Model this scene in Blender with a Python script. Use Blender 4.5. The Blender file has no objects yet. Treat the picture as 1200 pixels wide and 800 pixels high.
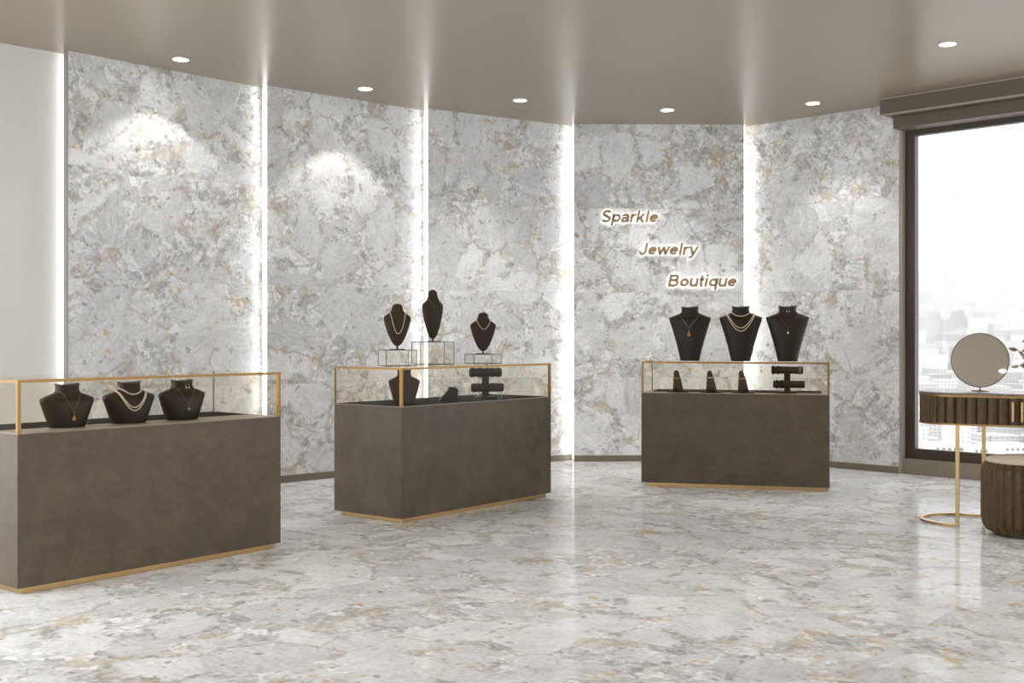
import bpy, bmesh, math, random
from mathutils import Vector, Matrix

S = bpy.context.scene
COL = S.collection
PI = math.pi
RD = math.radians
random.seed(7)

EYE = 1.2
CEIL = 3.226

# ------------------------------------------------------------------ helpers
def link(o, parent=None):
    COL.objects.link(o)
    if parent is not None:
        o.parent = parent
    return o

def mesh_obj(name, bm, mat, parent=None, smooth=False):
    me = bpy.data.meshes.new(name)
    bmesh.ops.recalc_face_normals(bm, faces=bm.faces)
    bm.to_mesh(me)
    bm.free()
    if smooth:
        for p in me.polygons:
            p.use_smooth = True
    for m in (mat if isinstance(mat, (list, tuple)) else [mat]):
        me.materials.append(m)
    return link(bpy.data.objects.new(name, me), parent)

def tag(o, label, cat, group=None):
    o['label'] = label
    o['category'] = cat
    if group:
        o['group'] = group
    return o

def thing(name, label, cat, loc=(0, 0, 0), rz=0.0, group=None):
    o = bpy.data.objects.new(name, None)
    o.empty_display_size = 0.1
    o.location = loc
    o.rotation_euler = (0, 0, rz)
    link(o)
    return tag(o, label, cat, group)

def structure(name, bm, mat, loc=(0, 0, 0), rz=0.0, parent=None, smooth=False):
    o = mesh_obj(name, bm, mat, parent, smooth)
    o.location = loc
    o.rotation_euler = (0, 0, rz)
    o['kind'] = 'structure'
    return o

def box(bm, x0, x1, y0, y1, z0, z1, bev=0.0, seg=2):
    g = bmesh.ops.create_cube(bm, size=1.0)
    vs = g['verts']
    for v in vs:
        v.co = Vector((x0 + (v.co.x + .5) * (x1 - x0), y0 + (v.co.y + .5) * (y1 - y0), z0 + (v.co.z + .5) * (z1 - z0)))
    if bev > 0:
        es = {e for v in vs for e in v.link_edges}
        bmesh.ops.bevel(bm, geom=list(es), offset=bev, segments=seg, affect='EDGES', profile=.5)
    return bm

def newbox(*a, **k):
    return box(bmesh.new(), *a, **k)

def prism(bm, pts, z0, z1):
    lo = [bm.verts.new((x, y, z0)) for x, y in pts]
    hi = [bm.verts.new((x, y, z1)) for x, y in pts]
    n = len(pts)
    bm.faces.new(lo[::-1])
    bm.faces.new(hi)
    for i in range(n):
        j = (i + 1) % n
        bm.faces.new((lo[i], lo[j], hi[j], hi[i]))
    return bm

def loft(bm, rings, cap=True, closed=False):
    R = [[bm.verts.new(p) for p in r] for r in rings]
    n = len(R[0])
    m = len(R)
    for i in range(m if closed else m - 1):
        a, b = R[i], R[(i + 1) % m]
        for j in range(n):
            k = (j + 1) % n
            bm.faces.new((a[j], a[k], b[k], b[j]))
    if cap and not closed:
        bm.faces.new(R[0][::-1])
        bm.faces.new(R[-1])
    return bm

def lathe(bm, prof, n=32, c=(0, 0, 0)):
    rings = []
    for r, z in prof:
        rings.append([(c[0] + r * math.cos(2 * PI * i / n), c[1] + r * math.sin(2 * PI * i / n), c[2] + z) for i in range(n)])
    return loft(bm, rings)

def tube(bm, pts, r, n=8, closed=False):
    pts = [Vector(p) for p in pts]
    m = len(pts)
    rings = []
    up = Vector((0, 0, 1))
    prev = None
    for i in range(m):
        if closed:
            t = pts[(i + 1) % m] - pts[i - 1]
        else:
            t = pts[min(i + 1, m - 1)] - pts[max(i - 1, 0)]
        t.normalize()
        if prev is None:
            ref = up if abs(t.dot(up)) < .9 else Vector((1, 0, 0))
            a = t.cross(ref).normalized()
        else:
            a = (prev - t * prev.dot(t)).normalized()
        b = t.cross(a)
        prev = a
        rings.append([pts[i] + r * (math.cos(2 * PI * k / n) * a + math.sin(2 * PI * k / n) * b) for k in range(n)])
    return loft(bm, rings, cap=not closed, closed=closed)

def ball(bm, c, r, seg=8, sz=1.0):
    g = bmesh.ops.create_uvsphere(bm, u_segments=seg, v_segments=max(5, seg * 3 // 4), radius=r)
    for v in g['verts']:
        v.co = Vector((v.co.x + c[0], v.co.y + c[1], v.co.z * sz + c[2]))
    return bm

def lerp_tab(tab, z):
    if z <= tab[0][0]:
        return tab[0][1:]
    for a, b in zip(tab, tab[1:]):
        if z <= b[0]:
            t = (z - a[0]) / (b[0] - a[0])
            return tuple(p + (q - p) * t for p, q in zip(a[1:], b[1:]))
    return tab[-1][1:]

# ------------------------------------------------------------------ materials
class NT:
    def __init__(self, name):
        self.m = bpy.data.materials.new(name)
        self.m.use_nodes = True
        self.t = self.m.node_tree
        self.t.nodes.clear()
        self.out = self.t.nodes.new('ShaderNodeOutputMaterial')

    def n(self, typ, props=None, **ins):
        nd = self.t.nodes.new(typ)
        for k, v in (props or {}).items():
            setattr(nd, k, v)
        for k, v in ins.items():
            key = int(k[1:]) if k[0] == '_' and k[1:].isdigit() else k.replace('_', ' ')
            s = nd.inputs[key]
            if isinstance(v, bpy.types.NodeSocket):
                self.t.links.new(v, s)
            else:
                s.default_value = v
        return nd

    def math(self, op, a, b=0.0, c=0.0):
        return self.n('ShaderNodeMath', {'operation': op}, _0=a, _1=b, _2=c).outputs[0]

    def vmath(self, op, a, b=(0, 0, 0)):
        return self.n('ShaderNodeVectorMath', {'operation': op}, _0=a, _1=b).outputs[0]

    def step(self, x, a, b, lo=0.0, hi=1.0):
        nd = self.n('ShaderNodeMapRange', {'interpolation_type': 'SMOOTHSTEP'}, Value=x)
        nd.inputs[1].default_value = a
        nd.inputs[2].default_value = b
        nd.inputs[3].default_value = lo
        nd.inputs[4].default_value = hi
        return nd.outputs[0]

    def lin(self, x, a, b, lo, hi):
        nd = self.n('ShaderNodeMapRange', {'interpolation_type': 'LINEAR'}, Value=x)
        for i, v in enumerate((a, b, lo, hi)):
            nd.inputs[i + 1].default_value = v
        return nd.outputs[0]

    def mixf(self, f, a, b):
        return self.n('ShaderNodeMix', {'data_type': 'FLOAT'}, _0=f, _2=a, _3=b).outputs[0]

    def mixc(self, f, a, b, blend='MIX'):
        nd = self.n('ShaderNodeMix', {'data_type': 'RGBA', 'blend_type': blend}, _0=f, _6=a, _7=b)
        return nd.outputs[2]

    def noise(self, vec, scale, detail=3.0, rough=.55, dist=0.0):
        return self.n('ShaderNodeTexNoise', None, Vector=vec, Scale=scale, Detail=detail, Roughness=rough, Distortion=dist)

    def voro(self, vec, scale, feature='F1', rnd=1.0):
        return self.n('ShaderNodeTexVoronoi', {'feature': feature}, Vector=vec, Scale=scale, Randomness=rnd)

    def bsdf(self, color, rough=.5, metal=0.0, spec=.5, normal=None, **kw):
        b = self.n('ShaderNodeBsdfPrincipled', None, Base_Color=color, Roughness=rough, Metallic=metal)
        b.inputs['Specular IOR Level'].default_value = spec
        for k, v in kw.items():
            b.inputs[k.replace('_', ' ')].default_value = v
        if normal is not None:
            self.t.links.new(normal, b.inputs['Normal'])
        self.t.links.new(b.outputs[0], self.out.inputs[0])
        return b

def rgb(r, g, b):
    f = lambda c: c / 12.92 if c <= .04045 else ((c + .055) / 1.055) ** 2.4
    return (f(r / 255), f(g / 255), f(b / 255), 1)

def plain(name, col, rough=.5, metal=0.0, spec=.5, var=.06, scale=18.0, **kw):
    N = NT(name)
    co = N.n('ShaderNodeTexCoord').outputs['Object']
    f = N.noise(co, scale, 4).outputs[0]
    k = N.lin(f, .3, .7, 1 - var, 1 + var)
    c = N.vmath('MULTIPLY', col[:3], (1, 1, 1))
    sc = N.n('ShaderNodeVectorMath', {'operation': 'SCALE'}, _0=col[:3], Scale=k).outputs[0]
    N.bsdf(sc, rough, metal, spec, **kw)
    return N.m

def marble(name, tile_w, tile_h, floor=False, rough=.25, rot=0.0, gain=1.0):
    """breccia marble tiles: big pale clasts, a finer tan matrix, gold and grey flecks."""
    N = NT(name)
    co = N.n('ShaderNodeTexCoord').outputs['Object']
    if rot:
        co = N.n('ShaderNodeVectorRotate', {'rotation_type': 'Z_AXIS'}, Vector=co, Angle=rot).outputs[0]
    sep = N.n('ShaderNodeSeparateXYZ', None, Vector=co)
    a = sep.outputs[0]
    b = sep.outputs[1] if floor else sep.outputs[2]
    ta = N.math('DIVIDE', a, tile_w)
    tb = N.math('DIVIDE', b, tile_h)
    ia = N.math('FLOOR', ta)
    ib = N.math('FLOOR', tb)
    loc = N.n('ShaderNodeObjectInfo').outputs['Location']
    key = N.n('ShaderNodeCombineXYZ', None, X=ia, Y=ib, Z=1.7).outputs[0]
    key = N.vmath('ADD', key, loc)
    wn = N.n('ShaderNodeTexWhiteNoise', {'noise_dimensions': '3D'}, Vector=key).outputs[1]
    off = N.vmath('MULTIPLY', wn, (40, 40, 40))
    p0 = N.n('ShaderNodeCombineXYZ', None, X=a, Y=b, Z=0.0).outputs[0]
    p = N.vmath('ADD', p0, off)
    wv = N.noise(p, 2.6, 4, .6).outputs[1]
    wv = N.vmath('SUBTRACT', wv, (.5, .5, .5))
    warp = N.vmath('ADD', p, N.vmath('MULTIPLY', wv, (.17, .17, .0)))
    wv2 = N.vmath('SUBTRACT', N.noise(p, 14, 3, .6).outputs[1], (.5, .5, .5))
    warp = N.vmath('ADD', warp, N.vmath('MULTIPLY', wv2, (.035, .035, .0)))
    big = N.voro(warp, 2.7)
    bigc = N.n('ShaderNodeSeparateColor', None, Color=big.outputs['Color'])
    bige = N.voro(warp, 2.7, 'DISTANCE_TO_EDGE').outputs['Distance']
    sm = N.voro(warp, 13.0)
    smc = N.n('ShaderNodeSeparateColor', None, Color=sm.outputs['Color'])
    sme = N.voro(warp, 13.0, 'DISTANCE_TO_EDGE').outputs['Distance']
    tiny = N.voro(warp, 44.0)
    tinyc = N.n('ShaderNodeSeparateColor', None, Color=tiny.outputs['Color'])
    # matrix zone: between the big clasts, with a wide noisy border
    zone = N.math('ADD', N.noise(p, 2.1, 3, .6).outputs[0], N.lin(bige, 0, .22, .13, -.07))
    M = N.step(zone, .50, .58)
    # brushed striation inside each clast, each one along its own direction
    ang = N.math('MULTIPLY', bigc.outputs[1], 3.14)
    rv = N.n('ShaderNodeVectorRotate', {'rotation_type': 'Z_AXIS'}, Vector=warp, Angle=ang).outputs[0]
    stri = N.noise(N.vmath('MULTIPLY', rv, (7, 46, 1)), 1.0, 4, .65).outputs[0]
    fine = N.noise(p, 42, 5, .65).outputs[0]
    cloud = N.noise(p, 5, 4, .6).outputs[0]
    gb = N.lin(bigc.outputs[0], 0, 1, .66, .83)
    gb = N.math('ADD', gb, N.lin(stri, .25, .75, -.10, .10))
    gs = N.lin(smc.outputs[0], 0, 1, .53, .86)
    gs = N.math('ADD', gs, N.lin(tinyc.outputs[0], 0, 1, -.17, .14))
    g = N.mixf(M, gb, gs)
    g = N.math('ADD', g, N.lin(fine, .3, .7, -.10, .10))
    g = N.math('ADD', g, N.lin(cloud, .3, .7, -.08, .07))
    g = N.math('MULTIPLY', g, gain)
    col = N.n('ShaderNodeCombineColor', None, Red=N.math('MULTIPLY', g, .985), Green=g, Blue=N.math('MULTIPLY', g, 1.025)).outputs[0]
    # tan tint of the matrix
    tn = N.step(N.noise(p, 4.4, 4, .65).outputs[0], .50, .64)
    tan = N.math('MULTIPLY', N.math('MULTIPLY', M, tn), .5)
    col = N.mixc(tan, col, (.60, .53, .41, 1))
    # gold veins along fragment edges
    v1 = N.math('MULTIPLY', N.step(sme, .005, .075, 1, 0), N.step(N.noise(p, 3.3, 3, .6).outputs[0], .53, .62))
    col = N.mixc(N.math('MULTIPLY', N.math('MULTIPLY', v1, M), .75), col, (.58, .44, .23, 1))
    v2 = N.math('MULTIPLY', N.step(bige, .003, .03, 1, 0), N.step(N.noise(p, 2.7, 3, .6).outputs[0], .5, .6))
    col = N.mixc(N.math('MULTIPLY', v2, .5), col, (.42, .36, .27, 1))
    # flecks
    gold = N.math('MULTIPLY', N.step(N.noise(p, 15, 3, .6).outputs[0], .635, .69), N.step(N.noise(p, 2.2, 2).outputs[0], .46, .55))
    col = N.mixc(N.math('MULTIPLY', gold, .75), col, (.68, .46, .18, 1))
    pd = N.vmath('ADD', p, (13.1, 7.7, 3.3))
    dark = N.step(N.noise(pd, 13, 3, .6).outputs[0], .64, .69)
    col = N.mixc(N.math('MULTIPLY', dark, .6), col, (.24, .22, .19, 1))
    # hairline joints
    fa = N.math('FRACT', ta)
    fb = N.math('FRACT', tb)
    jb = N.math('LESS_THAN', N.math('MULTIPLY', N.math('MINIMUM', fb, N.math('SUBTRACT', 1.0, fb)), tile_h), .0016)
    j = jb
    if floor:
        ja = N.math('LESS_THAN', N.math('MULTIPLY', N.math('MINIMUM', fa, N.math('SUBTRACT', 1.0, fa)), tile_w), .0016)
        j = N.math('MAXIMUM', ja, jb)
    col = N.mixc(N.math('MULTIPLY', j, .3), col, (.30, .29, .27, 1))
    if floor:                            # polished: a modest clear coat of reflection over the stone
        df = N.n('ShaderNodeBsdfDiffuse', None, Color=col)
        gl = N.n('ShaderNodeBsdfGlossy', None, Color=(1, 1, 1, 1), Roughness=rough)
        fr = N.n('ShaderNodeFresnel', None, IOR=1.45)
        mx = N.n('ShaderNodeMixShader', None, _0=N.math('MULTIPLY', fr.outputs[0], .34), _1=df.outputs[0], _2=gl.outputs[0])
        N.t.links.new(mx.outputs[0], N.out.inputs[0])
    else:
        N.bsdf(col, rough, 0, .3)
    return N.m

def stone_taupe(name, c0, c1, rough=.42):
    N = NT(name)
    co = N.n('ShaderNodeTexCoord').outputs['Object']
    f1 = N.noise(co, 5.5, 7, .7, .3).outputs[0]
    f2 = N.noise(co, 24, 6, .7).outputs[0]
    f = N.math('ADD', N.math('MULTIPLY', f1, .65), N.math('MULTIPLY', f2, .35))
    col = N.mixc(N.step(f, .36, .64), c0, c1)
    pit = N.step(N.noise(co, 60, 2).outputs[0], .66, .72)
    col = N.mixc(N.math('MULTIPLY', pit, .3), col, (c0[0] * .6, c0[1] * .6, c0[2] * .6, 1))
    N.bsdf(col, N.lin(f2, .3, .7, rough - .06, rough + .08), 0, .5)
    return N.m

def glass_mat(name, tint, refl=1.0):
    N = NT(name)
    tr = N.n('ShaderNodeBsdfTransparent', None, Color=tint)
    gl = N.n('ShaderNodeBsdfGlossy', None, Color=(1, 1, 1, 1), Roughness=.0)
    fr = N.n('ShaderNodeFresnel', None, IOR=1.42)
    f = N.math('MULTIPLY', fr.outputs[0], refl)
    mx = N.n('ShaderNodeMixShader', None, _0=f, _1=tr.outputs[0], _2=gl.outputs[0])
    N.t.links.new(mx.outputs[0], N.out.inputs[0])
    return N.m

def emit(name, col, s):
    N = NT(name)
    e = N.n('ShaderNodeEmission', None, Color=col, Strength=s)
    N.t.links.new(e.outputs[0], N.out.inputs[0])
    return N.m

def velvet(name, c0, c1):
    N = NT(name)
    co = N.n('ShaderNodeTexCoord').outputs['Object']
    f = N.noise(N.vmath('MULTIPLY', co, (1, 1, .5)), 40, 4, .6).outputs[0]
    col = N.mixc(N.step(f, .25, .75), c0, c1)
    b = N.bsdf(col, .42, 0, .45)
    b.inputs['Sheen Weight'].default_value = .2
    b.inputs['Sheen Roughness'].default_value = .4
    b.inputs['Sheen Tint'].default_value = (.8, .62, .38, 1)
    return N.m

M_WALL = marble('breccia_marble_wall', 4.0, CEIL / 4, rough=.32, gain=1.13)
M_FLOOR = marble('breccia_marble_floor', 1.6, 1.6, floor=True, rough=.11, rot=RD(38), gain=1.0)
M_CEIL = plain('ceiling_paint_taupe', rgb(155, 143, 125), .30, var=.01, spec=.55)
M_WHITE = plain('white_wall_paint', rgb(232, 231, 227), .6, var=.01)
M_EDGE = plain('panel_edge_shade_grey', rgb(150, 150, 146), .5, var=.02)  # shade of the unlit panel edge put into the grey
M_BASE = plain('baseboard_taupe', rgb(128, 119, 104), .45, var=.04)
M_BODY = stone_taupe('taupe_stone_cladding', rgb(78, 66, 50), rgb(98, 85, 67))
M_DECK = stone_taupe('pale_taupe_deck', rgb(150, 141, 126), rgb(170, 161, 146))
M_MAT = plain('dark_velvet_mat', rgb(40, 34, 27), .9, spec=.15, var=.12)
M_GOLD = plain('brushed_gold', rgb(190, 160, 114), .32, 1.0, var=.06, scale=60)
M_GOLD_D = plain('satin_bronze', rgb(152, 120, 78), .38, 1.0, var=.06, scale=60)
M_GLASS = glass_mat('tinted_case_glass', (.976, .967, .942, 1), .008)
M_ACRYL = glass_mat('acrylic_riser_sheet', (.972, .965, .945, 1), .2)
M_ACEDGE = plain('acrylic_edge_grey', rgb(128, 124, 114), .3, var=.03)
M_PANE = glass_mat('window_glass', (.97, .975, .98, 1), .8)
M_FRAME = plain('dark_bronze_frame', rgb(70, 60, 50), .45, var=.04)
M_SILL = plain('sill_taupe_paint', rgb(140, 132, 116), .5, var=.02)
M_VAL = plain('valance_taupe_paint', rgb(112, 101, 88), .5, var=.02)
M_LIP = plain('valance_lip_pale', rgb(176, 168, 154), .4, var=.02)
M_BUST = plain('dark_brown_leatherette', rgb(45, 36, 26), .45, spec=.3, var=.10, scale=70)
M_BUSTV = plain('brown_velvet', rgb(66, 55, 43), .75, spec=.3, var=.08, scale=60)
M_STAND = plain('stand_velvet', rgb(88, 76, 63), .7, spec=.3, var=.08, scale=60)
M_PEARL = plain('cream_pearl', rgb(226, 214, 194), .22, var=.03)
M_SILVER = plain('silver', rgb(205, 200, 190), .25, 1.0, var=.03)
M_AMBER = plain('amber_stone', rgb(176, 136, 84), .15, var=.12, scale=120)
M_BLACK = plain('black_bracelet', rgb(34, 29, 24), .3, var=.1)
M_VELV = velvet('ribbed_bronze_velvet', rgb(60, 44, 18), rgb(92, 70, 35))
M_TOP = stone_taupe('vanity_top_stone', rgb(104, 92, 78), rgb(128, 116, 100), .3)
M_CREAM = plain('cream_upholstery', rgb(214, 203, 182), .7, var=.05)
M_MIRROR = plain('mirror_silvering', (.80, .765, .68, 1), .02, 1.0, var=.0)
M_LETTER = plain('bronze_letter_face', rgb(172, 144, 112), .5, .0, var=.05)
M_HALO = emit('letter_halo_acrylic', (1, .98, .94, 1), 1.1)
M_LED = emit('led_strip_light', (1, .985, .955, 1), 2.1)
M_LEDW = emit('led_strip_soft', (1, .99, .965, 1), 3.2)
M_LENS = emit('downlight_lens', (1, .97, .92, 1), 14)
M_RING = plain('downlight_ring_white', rgb(228, 222, 210), .35, var=.0)
M_LEAF = plain('pale_sage_leaf', rgb(196, 190, 168), .55, var=.2)
M_LEAFD = plain('grey_brown_leaf', rgb(140, 130, 108), .55, var=.2)
M_PETAL = plain('rust_petal', rgb(186, 150, 98), .55, var=.2)
M_VASE = plain('stoneware_vase', rgb(200, 190, 172), .4, var=.04)

# ------------------------------------------------------------------ room plan (metres; camera stands at the origin)
P = [Vector(p) for p in ((-3.155, 8.23), (-1.982, 9.37), (-.749, 10.32), (.591, 11.07), (2.227, 11.11), (3.344, 10.13))]
W0 = Vector((3.40, 10.10))
WD = Vector((.700, -.714)).normalized()
WEND = W0 + WD * 8.6
LD = (P[0] - P[1]).normalized()          # left wall runs on along the first panel
LN = Vector((-LD.y, LD.x))               # points away from the room?
if LN.dot(P[0]) < 0:
    LN = -LN
L0 = P[0] + LN * .115 - LD * .20
LEND = L0 + LD * 1.7
BACKY = -5.0

outline = [(LEND.x, LEND.y)] + [(L0.x, L0.y)] + [(p.x + n[0], p.y + n[1]) for p, n in zip(P[1:5], ((-.06, .12), (-.05, .13), (-.04, .15), (.06, .15)))] + \
          [(P[5].x + .1, P[5].y + .12), (W0.x + .1, W0.y + .1), (WEND.x + .1, WEND.y + .1), (WEND.x + .1, BACKY - .1), (LEND.x, BACKY - .1)]
structure('floor', prism(bmesh.new(), [(LEND.x - 3.5, LEND.y)] + outline[1:-1] + [(LEND.x - 3.5, BACKY - .1)], -.12, 0), M_FLOOR)
structure('ceiling', prism(bmesh.new(), outline, CEIL, CEIL + .12), M_CEIL)

def frame2(a, b):
    d = b - a
    return d.length, math.atan2(d.y, d.x)

STEP = .10
names = ['wall_far_left', 'wall_left_centre', 'wall_back_left', 'wall_back', 'wall_right']
bases = ['baseboard_far_left', 'baseboard_left_centre', 'baseboard_back_left', 'baseboard_back', 'baseboard_right']
for i in range(5):
    a, b = P[i].copy(), P[i + 1].copy()
    d = (b - a).normalized()
    nb = Vector((-d.y, d.x))             # away from the room
    if i < 3:                            # right end tucks behind the next panel
        b = b + nb * STEP
        d2 = (b - a).normalized()
        b = b + d2 * .12
    if i == 4:                           # left end tucks behind the centre panel
        a = a + nb * STEP
        d2 = (b - a).normalized()
        a = a - d2 * .12
    if i == 4:
        b = b + d2 * .042
    w, rz = frame2(a, b)
    structure(names[i], newbox(0, w, 0, .06, 0, CEIL), M_WALL, (a.x, a.y, 0), rz)
    structure(bases[i], newbox(0, w, -.012, -.0005, 0, .058, bev=.003), M_BASE, (a.x, a.y, 0), rz)

# grey strip coloured as the first panel's unlit left edge, pale wall beyond it
d = (P[1] - P[0]).normalized()
rz = math.atan2(d.y, d.x)
structure('trim_1', newbox(-.006, -.0005, -.001, .061, 0, CEIL), M_EDGE, (P[0].x, P[0].y, 0), rz)
w, rz = frame2(LEND, L0)
structure('wall_left', newbox(0, w, 0, .10, 0, CEIL), M_WHITE, (LEND.x, LEND.y, 0), rz)
structure('baseboard_left', newbox(0, w - .21, -.012, -.0005, 0, .058, bev=.003), M_BASE, (LEND.x, LEND.y, 0), rz)
# wall behind the camera
structure('wall_rear', newbox(0, WEND.x - LEND.x, 0, .1, 0, CEIL), M_WALL, (LEND.x, BACKY - .1, 0), 0)

# LED strips in the steps between panels (light the recessed neighbour)
def led(at, direction, face_back, n, off=.018):
    """thin strip standing on the end face of a panel"""
    rz = math.atan2(direction.y, direction.x)
    bm = newbox(-.009, -.0015, off - .017, off + .042, .02, CEIL - .004)
    return structure('trim_%d' % n, bm, M_LED, (at.x, at.y, 0), rz)
for k, i in enumerate((1, 2, 3)):
    led(P[i], (P[i + 1] - P[i]).normalized(), None, k + 2)
d = (P[3] - P[4]).normalized()
bm = newbox(-.009, -.0015, -.060, -.001, .02, CEIL - .004)
structure('trim_5', bm, M_LED, (P[4].x, P[4].y, 0), math.atan2(d.y, d.x))
# behind the open left edge of the first panel, facing the pale wall
d = (P[1] - P[0]).normalized()
structure('trim_6', newbox(.012, .034, .062, .068, .02, CEIL - .004), M_LEDW, (P[0].x, P[0].y, 0), math.atan2(d.y, d.x))

# ------------------------------------------------------------------ window wall
wr = math.atan2(WD.y, WD.x)
SILL_H, RAIL = .132, .088
TOPZ = 2.99
L = (WEND - W0).length
structure('trim_7', newbox(-.022, .006, -.006, .14, 0, CEIL), M_LIP, (W0.x, W0.y, 0), wr)
structure('trim_8', newbox(.007, L, 0, .16, 0, SILL_H, bev=.004), M_SILL, (W0.x, W0.y, 0), wr)
PW = 2.86
for k in range(3):
    x0 = .007 + k * PW
    x1 = x0 + PW - .002
    bm = bmesh.new()
    J = .088
    box(bm, x0, x0 + J, .05, .12, SILL_H, TOPZ + .03)
    box(bm, x1 - J, x1, .05, .12, SILL_H, TOPZ + .03)
    box(bm, x0 + J, x1 - J, .05, .12, SILL_H, SILL_H + RAIL)
    box(bm, x0 + J, x1 - J, .05, .12, TOPZ - .05, TOPZ + .03)
    wn = structure('window_%d' % (k + 1), bm, M_FRAME, (W0.x, W0.y, 0), wr)
    mesh_obj('glass_pane', newbox(x0 + J - .01, x1 - J + .01, .083, .089, SILL_H + RAIL - .01, TOPZ - .04), M_PANE, wn)
bm = newbox(0, L, .04, .16, TOPZ + .03, CEIL)
structure('wall_window_head', bm, M_VAL, (W0.x, W0.y, 0), wr)
# two-step blind box along the top of the window
bm = newbox(-.030, L, -.33, .035, 3.085, CEIL - .001)
v = structure('trim_9', bm, M_VAL, (W0.x, W0.y, 0), wr)
mesh_obj('lower_lip', newbox(-.036, L, -.337, -.3305, 3.072, 3.088), M_LIP, v)
mesh_obj('upper_lip', newbox(-.036, L, -.337, -.3305, CEIL - .014, CEIL - .002), M_LIP, v)
bm = newbox(.002, L, -.16, .035, 2.985, 3.083)
structure('trim_10', bm, M_VAL, (W0.x, W0.y, 0), wr)
# side wall from the window's end back to the rear wall
structure('wall_far_right', newbox(0, 1.2, 0, .1, 0, CEIL), M_WHITE, (WEND.x, BACKY, 0), PI / 2)

# ------------------------------------------------------------------ downlights
def downlight(x, y, label, power, spot=42, blend=.18, tilt=None):
    t = thing('recessed_downlight', label, 'ceiling light', (x, y, CEIL), 0, 'recessed ceiling downlights')
    bm = bmesh.new()
    lathe(bm, [(.055, -.001), (.064, -.001), (.064, -.006), (.060, -.009), (.055, -.006)], 32)
    mesh_obj('trim_ring', bm, M_RING, t, True)
    bm = bmesh.new()
    lathe(bm, [(.0545, -.001), (.0545, -.007), (.03, -.0085), (.004, -.009)], 32)
    mesh_obj('lens', bm, M_LENS, t, True)
    ld = bpy.data.lights.new('downlight_beam', 'SPOT')
    ld.energy = power
    ld.color = (1, .965, .91)
    ld.spot_size = RD(spot)
    ld.spot_blend = blend
    ld.shadow_soft_size = .035
    lo = bpy.data.objects.new('downlight_beam', ld)
    lo.location = (0, 0, -.02)
    if tilt:
        dv = Vector(tilt)
        lo.rotation_euler = dv.to_track_quat('-Z', 'Y').to_euler()
    link(lo, t)
    return t

downlight(-2.423, 8.474, 'round ceiling downlight nearest the pale left wall, above the leftmost marble panel', 13, 104, .3)
downlight(-1.202, 9.483, 'round ceiling downlight above the second marble panel from the left', 16, 94, .3)
downlight(.07, 9.946, 'round ceiling downlight above the third marble panel, over the middle display case', 42, 100, .95)
downlight(1.392, 10.378, 'round ceiling downlight above the marble panel carrying the lettering', 42, 100, .95)
downlight(2.617, 10.073, 'round ceiling downlight above the rightmost marble panel beside the window', 20, 94, .4)
downlight(3.020, 8.029, 'round ceiling downlight nearest the window blind box, by itself at the right', 40, 100, .8)
for (x, y) in ((-3.4, 4.6), (-.6, 5.2), (2.4, 5.0), (-3.4, 1.2), (-.6, 1.2), (2.4, 1.2), (5.0, 3.0), (-.6, -2.4)):  # rows of downlights out of view, added to fill the room with light
    downlight(x, y, 'unseen ceiling downlight added as room fill over the floor before the display cases', 55, 95, .8)

# ------------------------------------------------------------------ display cases
CW, CD = None, .62
ZB, ZD, ZT = .030, .747, .9955
class Case:
    pass
def display_case(ax, ay, deg, w, d, label, mat_rect, rear_post=True):
    c = Case()
    c.rz = RD(deg)
    c.o = Vector((ax, ay))
    c.U = Vector((math.cos(c.rz), math.sin(c.rz)))
    c.V = Vector((-c.U.y, c.U.x))
    t = thing('display_case', label, 'display case', (ax, ay, 0), c.rz, 'glass topped jewelry display cases')
    mesh_obj('body', newbox(0, w, 0, d, ZB, ZD - .004, bev=.0025), M_BODY, t)
    mesh_obj('plinth', newbox(.035, w - .035, .022, d - .035, 0, ZB + .002), M_GOLD, t)
    mesh_obj('deck', newbox(.003, w - .003, .003, d - .003, ZD - .006, ZD), M_DECK, t)
    x0, x1, y0, y1 = mat_rect
    mesh_obj('velvet_mat', newbox(x0 * w, x1 * w, y0 * d, y1 * d, ZD - .001, ZD + .0015), M_MAT, t)
    ps = .017
    for px, py in ((0, 0), (w - ps, 0), (0, d - ps))[:3 if rear_post else 2]:
        s = ps if py == 0 else .010
        qx = px if px == 0 else w - s
        qy = py if py == 0 else d - s
        mesh_obj('corner_post', newbox(qx, qx + s, qy, qy + s, ZD - .002, ZT - .013), M_GOLD_D, t)
    rh = .0135
    rails = bmesh.new()
    box(rails, 0, w, 0, .014, ZT - rh, ZT)
    mesh_obj('top_rail', rails, M_GOLD_D, t)
    mesh_obj('top_rail', newbox(0, .014, .0142, d, ZT - rh, ZT), M_GOLD_D, t)
    if not rear_post:
        mesh_obj('glass_seam', newbox(.001, .0095, d - .0095, d - .001, ZD - .002, ZT - .014), M_ACEDGE, t)
    mesh_obj('glass_seam', newbox(w - .0095, w - .001, d - .0095, d - .001, ZD - .002, ZT - .0075), M_ACEDGE, t)
    g = .005
    zt = ZT - .013
    mesh_obj('glass_front', newbox(ps + .001, w - ps - .001, .005, .005 + g, ZD + .001, zt), M_GLASS, t)
    mesh_obj('glass_back', newbox(.011, w - .011, d - .005 - g, d - .005, ZD + .001, zt), M_GLASS, t)
    mesh_obj('glass_left', newbox(.005, .005 + g, ps + .001, d - .011, ZD + .001, zt), M_GLASS, t)
    mesh_obj('glass_right', newbox(w - .005 - g, w - .005, ps + .001, d - .011, ZD + .001, zt), M_GLASS, t)
    mesh_obj('glass_top', newbox(.0145, w, .0145, d, ZT - .007, ZT - .0005), M_GLASS, t)
    c.t = t
    return c

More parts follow.
